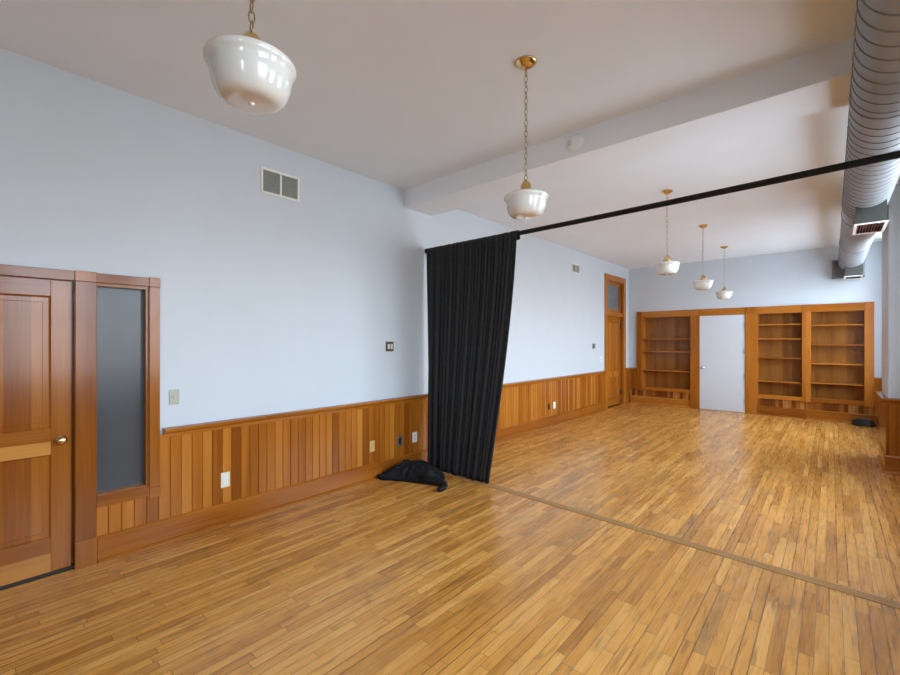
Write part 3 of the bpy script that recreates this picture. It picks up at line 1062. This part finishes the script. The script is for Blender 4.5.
fs.append(tuple(1 + (NR - 1) * NA + i for i in range(NA - 1, -1, -1)))
t = thing('cloth_heap', 'heap of bunched black cloth on the floor beside the curtain foot', 'cloth', (0.33, 3.5, 0))
MB().add(vs, fs, True).build('cloth_mound', M['heapcloth'], t)
m_ = MB()
m_.tube([(0.50, 3.45, 0.055), (0.60, 3.455, 0.052), (0.70, 3.475, 0.040), (0.79, 3.49, 0.034), (0.845, 3.475, 0.034), (0.875, 3.43, 0.032), (0.880, 3.375, 0.030), (0.865, 3.335, 0.020)],
        0.03, 12, True, [0.045, 0.044, 0.034, 0.028, 0.031, 0.031, 0.029, 0.016])
m_.tube([(0.52, 3.55, 0.06), (0.61, 3.54, 0.050), (0.70, 3.56, 0.030), (0.76, 3.60, 0.016)], 0.02, 10, True, [0.04, 0.03, 0.024, 0.012])
o = m_.build('twisted_end', M['heapcloth'], t)
m_ = MB()
m_.tube([(0.22, 3.34, 0.05), (0.15, 3.265, 0.042), (0.095, 3.21, 0.042), (0.072, 3.165, 0.046)], 0.03, 12, True, [0.05, 0.034, 0.025, 0.018])
m_.build('twisted_end', M['heapcloth'], t)

# ---------------------------------------------------------------- vents, plates, detector on the left wall
def wall_vent(name, label, y0, y1, z0, z1, nsl):
    t = thing(name, label, 'vent', (0, (y0 + y1) / 2, z0), 'air vents high on the left wall')
    ym = (y0 + y1) / 2
    b = 0.022
    m = MB()
    m.bbox(0, 0.012, y0, y0 + b, z0, z1, 0.003)
    m.bbox(0, 0.012, y1 - b, y1, z0, z1, 0.003)
    m.bbox(0, 0.012, y0 + b, y1 - b, z0, z0 + b, 0.003)
    m.bbox(0, 0.012, y0 + b, y1 - b, z1 - b, z1, 0.003)
    m.bbox(0, 0.012, ym - 0.009, ym + 0.009, z0 + b, z1 - b, 0.003)
    m.build('frame', M['white_trim'], t)
    g = MB()
    g.box(0.001, 0.002, y0 + b, y1 - b, z0 + b, z1 - b)
    for i in range(nsl):
        z = z0 + b + (z1 - z0 - 2 * b) * (i + 0.5) / nsl
        for a, c in ((y0 + b, ym - 0.009), (ym + 0.009, y1 - b)):
            g.add([(0.002, a, z + 0.004), (0.010, a, z - 0.004), (0.010, c, z - 0.004), (0.002, c, z + 0.004)], [(0, 1, 2, 3)])
    g.build('grille', M['grille'], t)


wall_vent('wall_vent', 'two panel grey air vent high on the wall near the upper left lamp', 1.845, 2.235, 2.985, 3.228, 16)
wall_vent('wall_vent', 'small distant air vent high on the wall before the far door', 8.27, 8.63, 3.01, 3.20, 12)


def plate(name, label, cat, y0, y1, z0, z1, x, mat, kind, detail, group=None):
    t = thing(name, label, cat, (x, (y0 + y1) / 2, z0), group)
    MB().bbox(x, x + 0.007, y0, y1, z0, z1, 0.0025).build('cover_plate', mat, t)
    yc, zc = (y0 + y1) / 2, (z0 + z1) / 2
    if kind == 'outlet':
        for dz in (-0.021, 0.021):
            m = MB()
            m.bbox(x + 0.006, x + 0.0095, yc - 0.017, yc + 0.017, zc + dz - 0.014, zc + dz + 0.014, 0.001)
            s = m.build('socket', detail, t)
            q = MB()
            for dy in (-0.007, 0.007):
                q.box(x + 0.0094, x + 0.0100, yc + dy - 0.0012, yc + dy + 0.0012, zc + dz - 0.002, zc + dz + 0.007)
            q.build('slot', M['black'], s)
    elif kind == 'toggle':
        MB().bbox(x + 0.006, x + 0.022, yc - 0.005, yc + 0.005, zc - 0.004, zc + 0.014, 0.002).build('toggle', detail, t)
        for dz in (-0.042, 0.042):
            MB().lathe([(0, x + 0.0085), (0.003, x + 0.0085), (0.0035, x + 0.006)], (0, yc, zc + dz), 10, 'X').build('screw', M['steel'], t)
    elif kind == 'two':
        for dy in (-0.022, 0.022):
            MB().bbox(x + 0.006, x + 0.020, yc + dy - 0.013, yc + dy + 0.013, zc - 0.030, zc + 0.030, 0.002).build('switch', detail, t)
    elif kind == 'hole':
        MB().bbox(x + 0.006, x + 0.010, yc - 0.017, yc + 0.017, zc - 0.034, zc + 0.034, 0.001).build('insert', detail, t)
    elif kind == 'stat':
        MB().bbox(x + 0.006, x + 0.022, yc - 0.045, yc + 0.045, zc - 0.042, zc + 0.042, 0.003).build('cover', detail, t)
    return t


WX = 0.0222
plate('light_switch', 'single grey-tan switch plate beside the sidelight window', 'light switch', 1.104, 1.176, 1.088, 1.206, 0, M['tanplate'], 'toggle', M['cream'])
plate('wall_outlet', 'cream outlet on the wainscot nearest the sidelight window', 'outlet', 1.487, 1.562, 0.325, 0.455, WX, M['cream'], 'outlet', M['white_trim'])
plate('wall_outlet', 'tan outlet plate on the wainscot left of the steel plate', 'outlet', 3.096, 3.166, 0.325, 0.452, WX, M['beige'], 'outlet', M['beige'])
plate('jack_plate', 'steel plate with a black centre on the wainscot above the cloth heap', 'outlet', 3.512, 3.594, 0.312, 0.440, WX, M['steel'], 'hole', M['black'])
plate('wall_outlet', 'white outlet on the wainscot just left of the curtain', 'outlet', 3.768, 3.848, 0.318, 0.445, WX, M['white_trim'], 'outlet', M['cream'])
plate('light_switch', 'dark bronze two switch plate on the wall left of the curtain', 'light switch', 3.352, 3.472, 1.475, 1.592, 0, M['bronze'], 'two', M['cream'])
plate('jack_plate', 'small black plate on the far wainscot beyond the curtain', 'outlet', 7.245, 7.315, 0.315, 0.430, WX, M['black'], 'hole', M['black'])
plate('wall_outlet', 'white outlet on the far wainscot beyond the curtain', 'outlet', 7.445, 7.530, 0.315, 0.440, WX, M['white_trim'], 'outlet', M['white_trim'])
plate('thermostat', 'dark grey-green thermostat on the wall before the far door', 'thermostat', 9.28, 9.42, 1.425, 1.55, 0, M['steel'], 'stat', M['olive'])
plate('light_switch', 'white switch plate below the thermostat near the far door', 'light switch', 9.70, 9.83, 1.12, 1.24, 0, M['white_trim'], 'two', M['white_trim'])

t = thing('smoke_detector', 'round white detector on the face of the ceiling beam', 'smoke detector', (2.262, 3.655, 3.385))
MB().lathe([(0, 3.655), (0.084, 3.655), (0.084, 3.648), (0.078, 3.640), (0.070, 3.638), (0.068, 3.626), (0.056, 3.618), (0, 3.616)], (2.262, 0, 3.378), 40, 'Y').build('housing', M['ceiling'], t)
m_ = MB()
for dx in (-0.046, -0.034, -0.022):
    m_.box(2.262 + dx - 0.002, 2.262 + dx + 0.002, 3.6155, 3.619, 3.35, 3.405)
m_.build('slot', M['grille'], t)

# ---------------------------------------------------------------- low dark coil in the far right corner
t = thing('cable_coil', 'low coil of dark cable on the floor under the corner bookcase', 'cable', (4.43, 11.26, 0))
pts = []
for k in range(220):
    a = k * 2 * math.pi / 36
    rr = 0.17 - 0.010 * (k / 36) + 0.012 * math.sin(k * 0.31)
    pts.append((4.43 + rr * math.cos(a), 11.27 + rr * 0.85 * math.sin(a), 0.016 + 0.017 * (k / 36) + 0.004 * math.sin(k * 0.7)))
MB().tube(pts, 0.013, 8).build('cable', M['rubber'], t)
m_ = MB()
m_.bbox(4.34, 4.52, 11.22, 11.31, 0.10, 0.135, 0.012)
m_.build('plug_block', M['greybox'], t)
